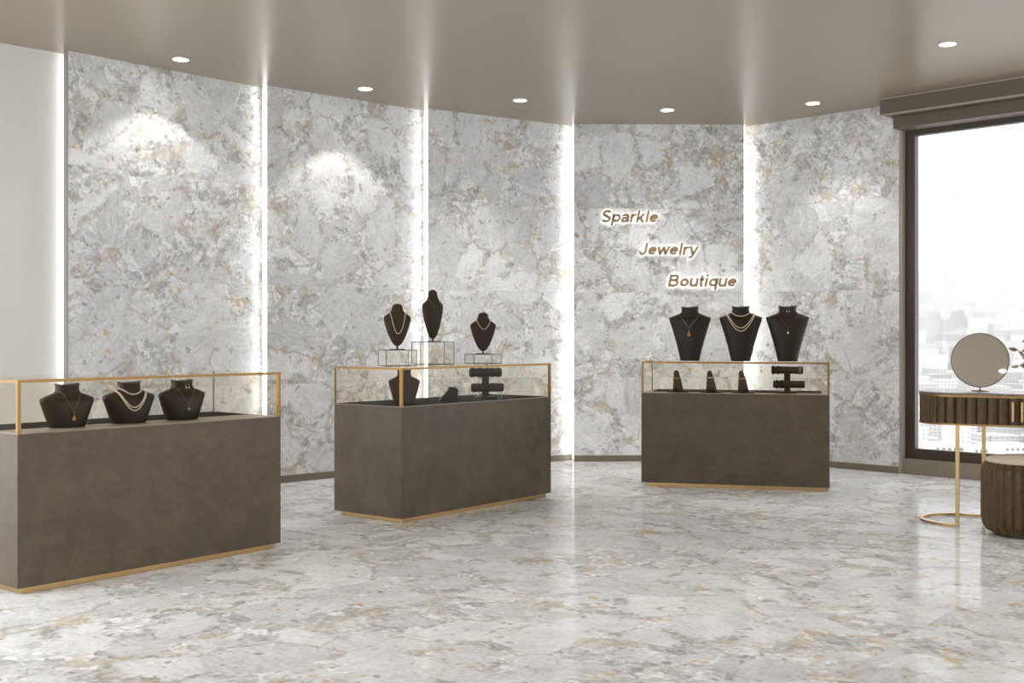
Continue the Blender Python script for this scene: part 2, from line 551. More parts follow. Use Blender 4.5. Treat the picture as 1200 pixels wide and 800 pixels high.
c1 = display_case(-2.283, 5.347, 51.08, 1.551, .618, 'taupe display case cut off at the left edge, three low busts under its glass', (.015, .985, .42, .985))
c2 = display_case(-.706, 7.387, 51.6, 1.606, .623, 'taupe display case with three clear risers and oval busts standing on its glass top', (.008, .992, .03, .985))
c3 = display_case(1.035, 9.266, -14.49, 1.453, .62, 'taupe display case under the wall lettering with three tall busts on its top', (.04, .96, .30, .985), False)

def at(c, u, v):
    p = c.o + c.U * u + c.V * v
    return p.x, p.y

# ------------------------------------------------------------------ busts
EXPN = 2.5
class BustShape:
    """rings (z, half width, half depth); front looks along -y"""
    def __init__(s, tab, dip=0.0, tip=None):
        s.tab, s.dip = tab, dip
        s.top = tab[-1][0]

    def build(s, bm, n=40):
        rings = []
        zs = []
        for a, b in zip(s.tab, s.tab[1:]):
            k = max(1, int((b[0] - a[0]) / .008))
            zs += [a[0] + (b[0] - a[0]) * i / k for i in range(k)]
        zs.append(s.top)
        for z in zs:
            hw, hd = lerp_tab(s.tab, z)
            ring = []
            f = max(0.0, (z - (s.top - .03)) / .03) if s.dip else 0
            for i in range(n):
                t = 2 * PI * i / n
                cx, sy = math.cos(t), math.sin(t)
                e = 2 / EXPN
                x = hw * math.copysign(abs(cx) ** e, cx)
                y = hd * math.copysign(abs(sy) ** e, sy)
                zz = z - f * s.dip * (1 - (x / hw) ** 2)
                ring.append((x, y, zz))
            rings.append(ring)
        return loft(bm, rings)

    def front(s, x, z):
        hw, hd = lerp_tab(s.tab, z)
        q = min(1.0, abs(x) / hw)
        return -hd * (1 - q ** EXPN) ** (1 / EXPN)

LOW = BustShape([(0, .088, .058), (.06, .112, .062), (.125, .139, .056), (.137, .141, .052), (.143, .137, .048), (.157, .100, .048), (.168, .066, .047), (.176, .058, .046), (.19, .056, .045), (.208, .057, .046), (.216, .060, .047)], .020)
TALL = BustShape([(0, .077, .056), (.12, .104, .062), (.25, .141, .064), (.335, .168, .058), (.348, .170, .053), (.354, .165, .048), (.372, .118, .048), (.386, .082, .048), (.396, .070, .047), (.42, .067, .046), (.44, .069, .047), (.448, .073, .048)], .024)
def oval_shape(H, W):
    h = [(0, .10, .14), (.03, .26, .22), (.10, .42, .30), (.25, .64, .38), (.45, .86, .42), (.60, .98, .40), (.66, 1.0, .37), (.70, .96, .33), (.75, .74, .31), (.80, .52, .29), (.86, .42, .27), (.92, .39, .26), (.965, .33, .22), (.99, .20, .14), (1.0, .08, .06)]
    return BustShape([(a * H, b * W / 2, c * W / 2) for a, b, c in h])

def bust(shape, loc, rz, label, mat, group, name='necklace_bust'):
    bm = bmesh.new()
    shape.build(bm)
    o = mesh_obj(name, bm, mat, None, True)
    o.location = loc
    o.rotation_euler = (0, 0, rz)
    return tag(o, label, 'jewelry bust', group)

def curve_pts(shape, xm, z0, z1, power, n=40, gap=.002, wrap=True):
    gap += .0014
    """hanging line on the bust's front: at x=+-xm height z0, lowest z1"""
    pts = []
    for i in range(n + 1):
        s = -1 + 2 * i / n
        x = xm * s
        z = z1 + (z0 - z1) * abs(s) ** power
        pts.append((x, shape.front(x, z) - gap, z))
    if wrap:                             # carry on round the side of the neck
        for k in range(1, 6):
            z = z0 + .002 * k
            hw = lerp_tab(shape.tab, z)[0]
            x = xm + (hw + gap - xm) * k / 5
            y = shape.front(min(x, hw * .9995), z) - gap * (1 - .5 * k / 5)
            pts.insert(0, (-x, y, z))
            pts.append((x, y, z))
    return pts

def strand(bm, pts, r):
    """a row of touching beads along a line"""
    P_ = [Vector(p) for p in pts]
    acc = 0.0
    nxt = 0.0
    for a, b in zip(P_, P_[1:]):
        l = (b - a).length
        while nxt <= acc + l:
            ball(bm, a + (b - a) * ((nxt - acc) / l), r, 6)
            nxt += r * 1.9
        acc += l
    return bm

def pearls(shape, o, lines, label, r=.0042):
    bm = bmesh.new()
    for xm, z0, z1, pw in lines:
        strand(bm, curve_pts(shape, xm, z0, z1, pw, gap=r), r)
    n = mesh_obj('pearl_necklace', bm, M_PEARL, None, True)
    n.location, n.rotation_euler = o.location, o.rotation_euler
    return tag(n, label, 'necklace', 'pearl necklaces on busts')

def chain(shape, o, xm, z0, z1, pw, mat, label, drop=None, r=.0012, name='pendant_necklace'):
    """thin chain, with a pendant drop (material, size, length) where there is one"""
    n = thing(name, label, 'necklace', o.location, o.rotation_euler.z, 'fine necklaces on busts')
    bm = bmesh.new()
    tube(bm, curve_pts(shape, xm, z0, z1, pw, gap=r), r, 6)
    mesh_obj('chain', bm, mat, n, True)
    if drop:
        m, w, l, bail = drop
        y = shape.front(0, z1 - l / 2) - w * .6
        bm = bmesh.new()
        tube(bm, [(0, shape.front(0, z1) - .003, z1), (0, y, z1 - bail)], .0018, 6)
        mesh_obj('bail', mat, None) if False else mesh_obj('bail', bm, mat, n, True)
        bm = bmesh.new()
        z = z1 - bail
        prof = [(w * .12, z), (w * .35, z - l * .2), (w * .8, z - l * .5), (w, z - l * .72), (w * .8, z - l * .9), (w * .2, z - l)]
        lathe(bm, prof[::-1], 14, (0, y, 0))
        mesh_obj('pendant', bm, m, n, True)
    return n

def earring(shape, o, x, z, label):
    n = thing('drop_earring', label, 'earring', o.location, o.rotation_euler.z, 'drop earrings on bust necks')
    y = shape.front(x, z) - .003
    bm = bmesh.new()
    tube(bm, [(x, y, z + .012), (x, y - .001, z - .008)], .0016, 6)
    mesh_obj('hook', bm, M_GOLD, n, True)
    bm = bmesh.new()
    ball(bm, (x, y - .004, z - .013), .0055, 10)
    mesh_obj('pearl_drop', bm, M_PEARL, n, True)
    return n

G1 = 'low busts in the left case'
z = ZD + .0016
bA = bust(LOW, (*at(c1, .362, .2), z), c1.rz, 'low dark bust nearest the glass corner in the left case, wearing an amber pendant', M_BUST, G1)
bB = bust(LOW, (*at(c1, .708, .2), z), c1.rz - RD(5), 'low dark bust in the middle of the left case, draped with pearl strands', M_BUST, G1)
bC = bust(LOW, (*at(c1, 1.033, .2), z), c1.rz, 'low dark bust furthest right in the left case, with earrings on its neck', M_BUST, G1)
chain(LOW, bA, .050, .172, .080, 1.15, M_GOLD_D, 'thin chain with amber drop on the low bust nearest the left glass corner', (M_AMBER, .0105, .030, .018))
pearls(LOW, bB, [(.054, .176, .150, 2.2), (.074, .160, .082, 1.9), (.080, .164, .066, 1.9)], 'three pearl strands on the middle low bust in the left case')
chain(LOW, bC, .052, .170, .084, 1.15, M_GOLD_D, 'thin chain with small pearl on the right low bust in the left case', (M_PEARL, .0075, .013, .018))
earring(LOW, bC, -.008, .186, 'left drop earring of the pair on the low bust with earrings')
earring(LOW, bC, .010, .186, 'right drop earring of the pair on the low bust with earrings')

G3 = 'tall busts on the right case'
zt = ZT + .0005
tA = bust(TALL, (*at(c3, .356, .3), zt), c3.rz, 'tall dark bust at the left end on the lettered wall case, amber pendant', M_BUST, G3)
tB = bust(TALL, (*at(c3, .764, .3), zt), c3.rz + RD(4), 'tall dark bust in the middle on the lettered wall case, pearl strands', M_BUST, G3)
tC = bust(TALL, (*at(c3, 1.133, .3), zt), c3.rz + RD(4), 'tall dark bust at the right end on the lettered wall case, earrings on neck', M_BUST, G3)
chain(TALL, tA, .080, .376, .268, 1.1, M_SILVER, 'thin chain with large amber drop on the left tall bust', (M_AMBER, .0165, .050, .022), r=.0013)
pearls(TALL, tB, [(.074, .392, .362, 2.2), (.100, .372, .268, 1.9), (.112, .376, .242, 1.9)], 'three pearl strands on the middle tall bust below the lettering', .0052)
chain(TALL, tC, .080, .376, .262, 1.1, M_GOLD_D, 'thin gold chain with square stone on the right tall bust', (M_PEARL, .009, .020, .022), r=.0013)
earring(TALL, tC, -.008, .412, 'left drop earring of the pair on the tall bust with earrings')
earring(TALL, tC, .012, .412, 'right drop earring of the pair on the tall bust with earrings')

# bust inside the middle case, seen from its side
bD = bust(LOW, (*at(c2, .34, .30), z), RD(24), 'low dark bust inside the middle case behind its gold corner post', M_BUSTV, 'low bust in the middle case')
bD.scale = (.78, .95, 1.05)

# ------------------------------------------------------------------ risers and oval busts on the middle case
def riser(u, v, w, d, h, deg, label):
    x, y = at(c2, u, v)
    t = thing('acrylic_riser', label, 'display riser', (x, y, ZT + .0005), RD(deg), 'clear risers on the middle case')
    s = .004
    box_ = lambda *a: newbox(*a)
    mesh_obj('front_sheet', box_(-w / 2 + s, w / 2 - s, -d / 2, -d / 2 + s, 0, h - s), M_ACRYL, t)
    mesh_obj('back_sheet', box_(-w / 2 + s, w / 2 - s, d / 2 - s, d / 2, 0, h - s), M_ACRYL, t)
    mesh_obj('left_sheet', box_(-w / 2, -w / 2 + s, -d / 2, d / 2, 0, h - s), M_ACRYL, t)
    mesh_obj('right_sheet', box_(w / 2 - s, w / 2, -d / 2, d / 2, 0, h - s), M_ACRYL, t)
    mesh_obj('top_sheet', box_(-w / 2, w / 2, -d / 2, d / 2, h - s, h), M_ACRYL, t)
    e = .0045
    bm = bmesh.new()
    for sx in (-1, 1):
        for sy in (-1, 1):
            X, Y = sx * (w / 2), sy * (d / 2)
            box(bm, min(X, X - sx * e), max(X, X - sx * e), min(Y, Y - sy * e), max(Y, Y - sy * e), 0, h + .0005)
    for zz in (0, h - e + .001):
        for sy in (-1, 1):
            Y = sy * d / 2
            box(bm, -w / 2, w / 2, min(Y, Y - sy * e), max(Y, Y - sy * e), zz, zz + e)
        for sx in (-1, 1):
            X = sx * w / 2
            box(bm, min(X, X - sx * e), max(X, X - sx * e), -d / 2, d / 2, zz, zz + e)
    mesh_obj('edge_seams', bm, M_ACEDGE, t)
    return x, y, ZT + .0005 + h + .0012

def oval_bust(pos, H, W, deg, stem, label, yoff=0):
    t = thing('oval_bust', label, 'jewelry bust', pos, RD(deg), 'oval busts on clear risers')
    sh = oval_shape(H, W)
    bm = bmesh.new()
    sh.build(bm)
    for v_ in bm.verts:
        v_.co.z += stem
    mesh_obj('bust_form', bm, M_BUSTV, t, True)
    mesh_obj('stem', lathe(bmesh.new(), [(.006, .004), (.006, stem + .012)], 12), M_BUST, t, True)
    mesh_obj('foot_plate', newbox(-.048, .048, -.035, .035, 0, .005, bev=.0015), M_BUST, t)
    sh2 = BustShape([(a + stem, b, c) for a, b, c in sh.tab])
    return t, sh2

pA = riser(.273, .30, .215, .20, .110, 22, 'clear acrylic riser at the left, of medium height, on the middle case')
pB = riser(.735, .40, .250, .22, .162, 22, 'tallest clear acrylic riser on the middle case')
pC = riser(1.173, .30, .215, .20, .070, 22, 'lowest clear acrylic riser, at the right on the middle case')
oA, sA = oval_bust(pA, .283, .185, 16, .025, 'brown oval bust with a long pale necklace on the left riser')
oB, sB = oval_bust(pB, .345, .180, 44, .022, 'tallest brown oval bust with thin gold chain on the highest riser')
oC, sC = oval_bust(pC, .282, .190, 10, .022, 'brown oval bust with a short pale necklace on the lowest riser')

def beadline(o, sh, xm, z0, z1, pw, r, mat, label):
    n = mesh_obj('bead_necklace', strand(bmesh.new(), curve_pts(sh, xm, z0, z1, pw, gap=r), r), mat, None, True)
    n.location, n.rotation_euler = o.location, o.rotation_euler
    return tag(n, label, 'necklace', 'necklaces on oval busts')
beadline(oA, sA, .050, .025 + .216, .025 + .082, 2.1, .0034, M_PEARL, 'long pale bead necklace on the oval bust of the left riser')
beadline(oB, sB, .052, .022 + .285, .022 + .215, 2.0, .0020, M_GOLD_D, 'thin gold necklace on the tallest oval bust')
beadline(oC, sC, .050, .022 + .222, .022 + .160, 2.1, .0032, M_PEARL, 'short pale bead necklace on the oval bust of the lowest riser')

# ------------------------------------------------------------------ small stands inside the cases
def ring_stand(c, u, v, label, ringmat, ringz, ringlabel):
    x, y = at(c, u, v)
    t = thing('ring_stand', label, 'ring stand', (x, y, ZD + .0016), c.rz, 'finger shaped ring stands')
    mesh_obj('base_plate', newbox(-.075, .095, -.05, .05, 0, .009, bev=.002), M_BUST, t)
    rings = []
    prof = [(.009, -.040, .048), (.05, -.037, .039), (.10, -.034, .027), (.13, -.032, .017), (.155, -.031, .010), (.168, -.027, .004), (.174, -.020, -.004)]
    def sec(zq):
        return lerp_tab(prof, zq)
    for zq, xa, xb in prof:
        rings.append([((xa + xb) / 2 + (xb - xa) / 2 * math.cos(2 * PI * i / 20), min(.035, (xb - xa) / 2) * math.sin(2 * PI * i / 20), zq) for i in range(20)])
    mesh_obj('finger', loft(bmesh.new(), rings), M_STAND, t, True)
    xa, xb = sec(ringz)
    q = min(.035, (xb - xa) / 2)
    pts = [((xa + xb) / 2 + ((xb - xa) / 2 + .002) * math.cos(2 * PI * i / 24), (q + .002) * math.sin(2 * PI * i / 24), ringz) for i in range(24)]
    r = mesh_obj('ring', tube(bmesh.new(), pts, .0052, 8, True), ringmat, None, True)
    r.location = t.location
    r.rotation_euler = t.rotation_euler
    tag(r, ringlabel, 'ring', 'rings on finger stands')
ring_stand(c3, .275, .13, 'finger shaped ring stand furthest left inside the lettered wall case', M_GOLD, .112, 'gold ring on the leftmost finger stand')
ring_stand(c3, .540, .13, 'finger shaped ring stand between two others inside the lettered wall case', M_SILVER, .118, 'silver ring on the middle finger stand')
ring_stand(c3, .790, .13, 'finger shaped ring stand beside the bracelet stand inside the lettered wall case', M_GOLD, .112, 'gold ring on the finger stand next to the bracelets')

def bracelet_stand(c, u, v, rz, label, w, zl, zh, r, bands):
    x, y = at(c, u, v)
    t = thing('bracelet_stand', label, 'bracelet stand', (x, y, ZD + .0016), rz, 'two tier bracelet stands')
    mesh_obj('base_plate', newbox(-.075, .075, -.05, .05, 0, .010, bev=.002), M_BUST, t)
    mesh_obj('post', newbox(-.024, .024, -.018, .018, .010, zh + r * .9, bev=.003), M_BUST, t)
    def roll(z0, dx):
        prof = [(-w / 2, r * .86), (-w / 2 + .004, r), (w / 2 - .004, r), (w / 2, r * .86)]
        rings = [[(dx + a, b * math.cos(2 * PI * i / 24) - .004, z0 + b * math.sin(2 * PI * i / 24)) for i in range(24)] for a, b in prof]
        return loft(bmesh.new(), rings)
    mesh_obj('roll', roll(zl, .014), M_BUSTV, t, True)
    mesh_obj('roll', roll(zh, 0), M_BUSTV, t, True)
    for dx, top, wid, m, lab in bands:
        z0 = zh if top else zl
        x0 = dx + (0 if top else .014)
        hw = wid / 2
        rr = r + .0055
        prof = [(-hw, r + .0006), (-hw, rr - .001), (-hw * .6, rr), (hw * .6, rr), (hw, rr - .001), (hw, r + .0006)]
        rings = [[(x0 + a, q * math.cos(2 * PI * i / 28) - .004, z0 + q * math.sin(2 * PI * i / 28)) for i in range(28)] for a, q in prof]
        b = mesh_obj('bracelet', loft(bmesh.new(), rings, closed=True), m, None, True)
        b.location, b.rotation_euler = t.location, t.rotation_euler
        tag(b, lab, 'bracelet', 'bracelets on the two tier stands')
    return t
bracelet_stand(c3, 1.132, .2, c3.rz, 'dark two tier bracelet stand inside the lettered wall case', .245, .068, .180, .029,
    [(-.108, 1, .016, M_BLACK, 'black bracelet at the left end of the upper roll, lettered wall case'),
     (-.070, 1, .016, M_BLACK, 'black bracelet left of the post on the upper roll, lettered wall case'),
     (.098, 1, .024, M_TOP, 'pale greyish cuff bracelet at the right end of the upper roll, lettered wall case'),
     (-.094, 0, .018, M_BLACK, 'black bracelet nearest the left end of the lower roll, lettered wall case'),
     (-.056, 0, .020, M_BLACK, 'black bracelet nearest the post on the lower roll, lettered wall case')])
bracelet_stand(c2, 1.14, .25, RD(12), 'dark two tier bracelet stand inside the middle case under the lowest riser', .235, .075, .185, .031,
    [(-.095, 1, .022, M_BLACK, 'black bracelet at the left end of the upper roll, middle case'),
     (-.040, 1, .020, M_BLACK, 'black bracelet left of the post on the upper roll, middle case'),
     (.050, 1, .018, M_BLACK, 'black bracelet right of the post on the upper roll, middle case'),
     (.095, 1, .016, M_BLACK, 'black bracelet at the right end of the upper roll, middle case')])

# slanted ring ramp in the middle case
x, y = at(c2, .69, .20)
bm = bmesh.new()
pr = [(-.075, 0), (.055, 0), (.055, .082), (.035, .096), (-.005, .094), (-.012, .072), (-.062, .020)]
lo = [bm.verts.new((a, -.045, b)) for a, b in pr]
hi = [bm.verts.new((a, .045, b)) for a, b in pr]
bm.faces.new(lo)
bm.faces.new(hi[::-1])
for i in range(len(pr)):
    j = (i + 1) % len(pr)
    bm.faces.new((lo[i], hi[i], hi[j], lo[j]))
o = mesh_obj('slanted_ring_holder', bm, M_BUST)
o.location = (x, y, ZD + .0016)
o.rotation_euler = (0, 0, RD(8))
tag(o, 'small dark slanted ring holder lying in the middle case beside its low bust', 'ring holder')

def loose_ring(u, v, label):
    x, y = at(c2, u, v)
    t = thing('loose_ring', label, 'ring', (x, y, ZD + .0016), RD(20), 'silver rings on the middle case deck')
    pts = [(.014 * math.cos(2 * PI * i / 20), 0, .016 + .014 * math.sin(2 * PI * i / 20)) for i in range(20)]
    mesh_obj('band', tube(bmesh.new(), pts, .002, 6, True), M_SILVER, t, True)
    mesh_obj('stone', ball(bmesh.new(), (0, 0, .034), .006, 8), M_PEARL, t, True)
loose_ring(.905, .12, 'small silver ring left of the bracelet stand foot in the middle case')
loose_ring(1.124, .10, 'small silver ring right of the bracelet stand foot in the middle case')

# ------------------------------------------------------------------ wall lettering
fd = (P[4] - P[3]).normalized()
frz = math.atan2(fd.y, fd.x)
def arc(cx, cy, rx, ry, a0, a1, n=12):
    return [(cx + rx * math.cos(RD(a0 + (a1 - a0) * i / n)), cy + ry * math.sin(RD(a0 + (a1 - a0) * i / n))) for i in range(n + 1)]
XH = .70                                   # small-letter height, capitals are 1 high
SW = .215                                  # stroke width
h_ = SW / 2
def bowl(cx):
    return arc(cx, XH / 2, .27, XH / 2 - h_, 0, 360, 24)
GLYPH = {                                  # advance, centre lines of the strokes
    'S': (.90, [arc(.44, .735, .285, .185, 25, 180, 10)[:-1] + arc(.44, .735, .285, .185, 180, 262, 5) + arc(.44, .275, .31, .195, 82, -90, 10) + arc(.44, .275, .31, .195, -90, -160, 5)]),
    'p': (.82, [[(.13, -.28), (.13, XH)], bowl(.42)]),
    'a': (.76, [[(.60, 0), (.60, .45)] + arc(.345, .44, .255, .185, 0, 160, 10), [(.60, .38)] + arc(.32, .215, .215, .145, 75, 285, 10) + [(.60, .24)]]),
    'r': (.54, [[(.13, 0), (.13, XH)], arc(.42, .34, .29, .28, 180, 75, 8)]),
    'k': (.76, [[(.13, 0), (.13, 1)], [(.17, .25), (.62, XH)], [(.33, .40), (.66, 0)]]),
    'l': (.36, [[(.17, 0), (.17, 1)]]),
    'e': (.78, [[(.12, .36), (.66, .36)], arc(.39, XH / 2, .27, XH / 2 - h_, 0, 320, 22)]),
    'J': (.76, [[(.56, 1), (.56, .32)] + arc(.325, .32, .235, .24, 0, -180, 12)]),
    'w': (1.04, [[(.07, XH), (.29, .04)], [(.29, .04), (.52, XH - .04)], [(.52, XH - .04), (.75, .04)], [(.75, .04), (.97, XH)]]),
    'y': (.74, [[(.07, XH), (.37, .04)], [(.67, XH), (.37, .0), (.27, -.17), (.08, -.20)]]),
    'B': (.98, [[(.15, 0), (.15, 1)], [(.15, 1 - h_), (.52, 1 - h_)] + arc(.52, .725, .22, .19, 90, -90, 10) + [(.15, .53)], [(.52, .53)] + arc(.54, .305, .26, .225, 90, -90, 10) + [(.15, h_)]]),
    'o': (.82, [bowl(.41)]),
    'u': (.80, [[(.13, XH), (.13, .28)] + arc(.37, .28, .24, .20, 180, 330, 10), [(.64, 0), (.64, XH)]]),
    't': (.46, [[(.20, .92), (.20, .18)] + arc(.32, .18, .12, .11, 180, 280, 6), [(.03, XH - h_), (.41, XH - h_)]]),
    'i': (.36, [[(.17, 0), (.17, XH)], [(.17, .84), (.17, 1)]]),
    'q': (.82, [[(.68, -.28), (.68, XH)], bowl(.40)]),
}
def ribbon(bm, pts, w, y0, y1, place):
    pts = [Vector(p) for p in pts]
    closed = (pts[0] - pts[-1]).length < 1e-4
    if closed:
        pts = pts[:-1]
    n = len(pts)
    rings = []
    for i in range(n):
        a = pts[i - 1] if (i or closed) else pts[0]
        b = pts[(i + 1) % n] if (i < n - 1 or closed) else pts[-1]
        tn = (b - a).normalized()
        nn = Vector((-tn.y, tn.x)) * (w / 2)
        ends = Vector((0, 0))
        l, r = pts[i] + nn, pts[i] - nn
        rings.append([place(l, y0), place(r, y0), place(r, y1), place(l, y1)])
    loft(bm, rings, cap=not closed, closed=closed)
def word(txt, x, zb, width, cap, label):
    tot = sum(GLYPH[ch][0] for ch in txt)
    sx = width / (tot + .1)
    p = P[3] + fd * ((x - P[3].x) / fd.x)
    t = thing('wall_sign', label, 'sign', (p.x, p.y, zb), frz, 'lettering on the back wall')
    def build(w, y0, y1):
        bm = bmesh.new()
        pen = 0.0
        for ch in txt:
            adv, strokes = GLYPH[ch]
            for st in strokes:
                ribbon(bm, st, w, y0, y1, lambda q, y, pen=pen: ((pen + q.x + q.y * .21) * sx, y, q.y * cap))
            pen += adv
        return bm
    mesh_obj('letters', build(SW, -.040, -.022), M_LETTER, t)
    mesh_obj('glowing_backing', build(SW + .16, -.021, -.012), M_HALO, t)
    return t
word('Sparkle', .841, 2.283, .560, .116, 'bronze italic word Sparkle, backlit, top of three on the marble wall')
word('Jewelry', 1.203, 1.972, .576, .116, 'bronze italic word Jewelry, backlit, between two others on the marble wall')
word('Boutique', 1.481, 1.670, .672, .116, 'bronze italic word Boutique, backlit, lowest on the marble wall')

# ------------------------------------------------------------------ vanity table
VC = Vector((2.92, 7.515))
VR = RD(-27.3)
R_ = .26
SL = .70                                   # straight length between the two round ends
def stadium(r, n=48, sl=SL):
    pts = []
    for i in range(n + 1):
        a = PI / 2 + PI * i / n
        pts.append((r * math.cos(a), r * math.sin(a)))
    for i in range(n + 1):
        a = -PI / 2 + PI * i / n
        pts.append((sl + r * math.cos(a), r * math.sin(a)))
    return pts
def resample(pts, step):
    pts = [Vector(p) for p in pts]
    pts.append(pts[0])
    tot = sum((b - a).length for a, b in zip(pts, pts[1:]))
    n = int(tot / step)
    out, acc, k = [], 0.0, 0
    seg = (pts[1] - pts[0]).length
    for i in range(n):
        d = tot * i / n
        while acc + seg < d and k < len(pts) - 2:
            acc += seg
            k += 1
            seg = (pts[k + 1] - pts[k]).length
        p = pts[k] + (pts[k + 1] - pts[k]) * ((d - acc) / seg)
        tn = (pts[k + 1] - pts[k]).normalized()
        out.append((p, Vector((tn.y, -tn.x)), d, tot))
    return out
def ribbed(pts, pitch, depth, per=10):
    out = []
    tot = 0
    pp = [Vector(p) for p in pts] + [Vector(pts[0])]
    tot = sum((b - a).length for a, b in zip(pp, pp[1:]))
    nr = round(tot / pitch)
    rs = resample(pts, tot / (nr * per) * .9999)
    for p, nrm, d, T in rs:
        t = (d / T * nr) % 1.0
        off = -depth * abs(2 * t - 1) ** 4
        out.append((p + nrm * off))
    return out
vt = thing('vanity_table', 'ribbed bronze velvet vanity table with gold legs standing by the window', 'vanity table', (VC.x, VC.y, 0), VR)
ZV0, ZV1 = .636, .815
rb = ribbed(stadium(R_), .062, .013)
ctr = Vector((SL / 2, 0))
bm = prism(bmesh.new(), [(p.x, p.y) for p in rb], ZV0 + .012, ZV1)
mesh_obj('ribbed_body', bm, M_VELV, vt)
def rim(r_out, z0, z1, name, mat):
    bm = prism(bmesh.new(), stadium(r_out), z0, z1)
    bmesh.ops.bevel(bm, geom=[e for e in bm.edges if abs(e.verts[0].co.z - e.verts[1].co.z) < 1e-6], offset=.002, segments=2, affect='EDGES')
    return mesh_obj(name, bm, mat, vt)
rim(R_ + .003, ZV0, ZV0 + .012, 'lower_band', M_GOLD_D)
rim(R_ + .003, ZV1, ZV1 + .011, 'upper_band', M_GOLD_D)
rim(R_ + .004, ZV1 + .0112, ZV1 + .026, 'table_top', M_TOP)
for hx in (SL / 2 - .026, SL / 2 + .026):
    h = mesh_obj('handle', newbox(hx - .007, hx + .007, -R_ - .022, -R_ - .012, ZV0 + .035, ZV1 - .022, bev=.002), M_GOLD, vt)
    for zz in (ZV0 + .05, ZV1 - .04):
        mesh_obj('handle_post', newbox(hx - .003, hx + .003, -R_ - .012, -R_ + .006, zz - .003, zz + .003), M_GOLD, h)
# legs and loop feet (one loop at each round end)
for side in (0, 1):
    cx0 = 0 if side == 0 else SL
    sg = 1 if side == 0 else -1
    path = [(cx0 + sg * .0, -R_ + .012)]
    for i in range(1, 36):
        a = -PI / 2 - PI * i / 36 if side == 0 else -PI / 2 + PI * i / 36
        path.append((cx0 + (R_ - .012) * math.cos(a), (R_ - .012) * math.sin(a)))
    path.append((cx0, R_ - .012))
    path.append((cx0 + sg * .11, R_ - .012))
    fb = bmesh.new()
    rings = []
    for i, (x, y) in enumerate(path):
        a = Vector(path[max(0, i - 1)])
        b = Vector(path[min(len(path) - 1, i + 1)])
        tn = (b - a).normalized()
        nn = Vector((-tn.y, tn.x)) * .012
        rings.append([(x - nn.x, y - nn.y, 0), (x + nn.x, y + nn.y, 0), (x + nn.x, y + nn.y, .014), (x - nn.x, y - nn.y, .014)])
    mesh_obj('loop_foot', loft(fb, rings), M_GOLD, vt)
    for (x, y) in (path[0], path[-1]):
        mesh_obj('leg', newbox(x - .012, x + .012, y - .012, y + .012, .012 if y > 0 else 0, ZV0 + .004, bev=.002), M_GOLD, vt)

# round mirror on the table
def vpt(x, y):
    c_, s_ = math.cos(VR), math.sin(VR)
    return VC.x + c_ * x - s_ * y, VC.y + s_ * x + c_ * y
mx, my = vpt(.105, .045)
ZTAB = ZV1 + .0265
mt = thing('table_mirror', 'round tilted mirror on a thin stem standing on the vanity table', 'mirror', (mx, my, ZTAB), 0)
mesh_obj('foot', lathe(bmesh.new(), [(.055, 0), (.055, .004), (.02, .007), (.006, .010)], 32), M_GOLD_D, mt, True)
mesh_obj('stem', lathe(bmesh.new(), [(.0045, .008), (.0045, .060)], 12), M_GOLD_D, mt, True)
MRAD = .173
face_dir = Vector((-.375 * 1.0, -.93, .12)).normalized()
q = face_dir.to_track_quat('Z', 'Y')
mc = Vector((0, 0, 1.043 - ZTAB))
bm = bmesh.new()
lathe(bm, [(MRAD, -.006), (MRAD + .004, -.003), (MRAD + .004, .003), (MRAD, .005), (MRAD - .004, .003)], 64)
fr = mesh_obj('mirror_rim', bm, M_FRAME, mt, True)
bm = bmesh.new()
lathe(bm, [(MRAD - .001, .0032), (MRAD - .001, .0058)], 64)
gl = mesh_obj('mirror_glass', bm, M_MIRROR, mt)
for o in (fr, gl):
    o.location = mc
    o.rotation_mode = 'QUATERNION'
    o.rotation_quaternion = q

# vase of pale branches, its leaves just reaching into view
vx, vy = vpt(.445, -.03)
vs = thing('vase_of_branches', 'pale leafy branches in a vase on the table, at the right edge', 'vase', (vx, vy, ZTAB), 0)
mesh_obj('vase', lathe(bmesh.new(), [(.03, 0), (.045, .02), (.05, .05), (.036, .09), (.018, .115), (.020, .125), (.014, .122)], 28), M_VASE, vs, True)
rnd = random.Random(3)
def leaf(bm, base, dirv, l, w):
    d = Vector(dirv).normalized()
    s = d.cross(Vector((.2, -.9, .3))).normalized()
    nrm = d.cross(s)
    rows = [(0, .05), (.25, .8), (.5, 1.0), (.75, .65), (1, .04)]
    L_, C_, R2 = [], [], []
    b = Vector(base)
    top, bot = [], []
    for t, ww in rows:
        c = b + d * l * t - nrm * (l * .18 * t * t)
        for lst, off in ((top, .0006), (bot, -.0006)):
            lst.append([bm.verts.new(c - s * w * ww * .5 + nrm * (off + .002)), bm.verts.new(c + nrm * off), bm.verts.new(c + s * w * ww * .5 + nrm * (off + .002))])
    for grid in (top, bot):
        for i in range(4):
            for j in range(2):
                bm.faces.new((grid[i][j], grid[i][j + 1], grid[i + 1][j + 1], grid[i + 1][j]))
for k, (dx, dy, hgt) in enumerate(((-.13, -.03, .27), (-.10, -.10, .20), (-.03, .05, .34), (.08, -.02, .30), (.12, .06, .22), (-.10, .02, .17))):
    pts = [(dx * (t ** 1.6), dy * (t ** 1.6), .10 + (hgt - .10) * t) for t in [i / 8 for i in range(9)]]
    st = mesh_obj('branch', tube(bmesh.new(), pts, .0016, 6), M_LEAFD, vs, True)
    for j in range(3, 9):
        bm = bmesh.new()
        leaf(bm, pts[j], (rnd.uniform(-1, .6), rnd.uniform(-.5, .5), rnd.uniform(-.5, .8)), rnd.uniform(.045, .065), rnd.uniform(.018, .028))
        mesh_obj('leaf', bm, M_PETAL if (j + k) % 5 == 0 else (M_LEAF if (j + k) % 2 else M_LEAFD), st, True)

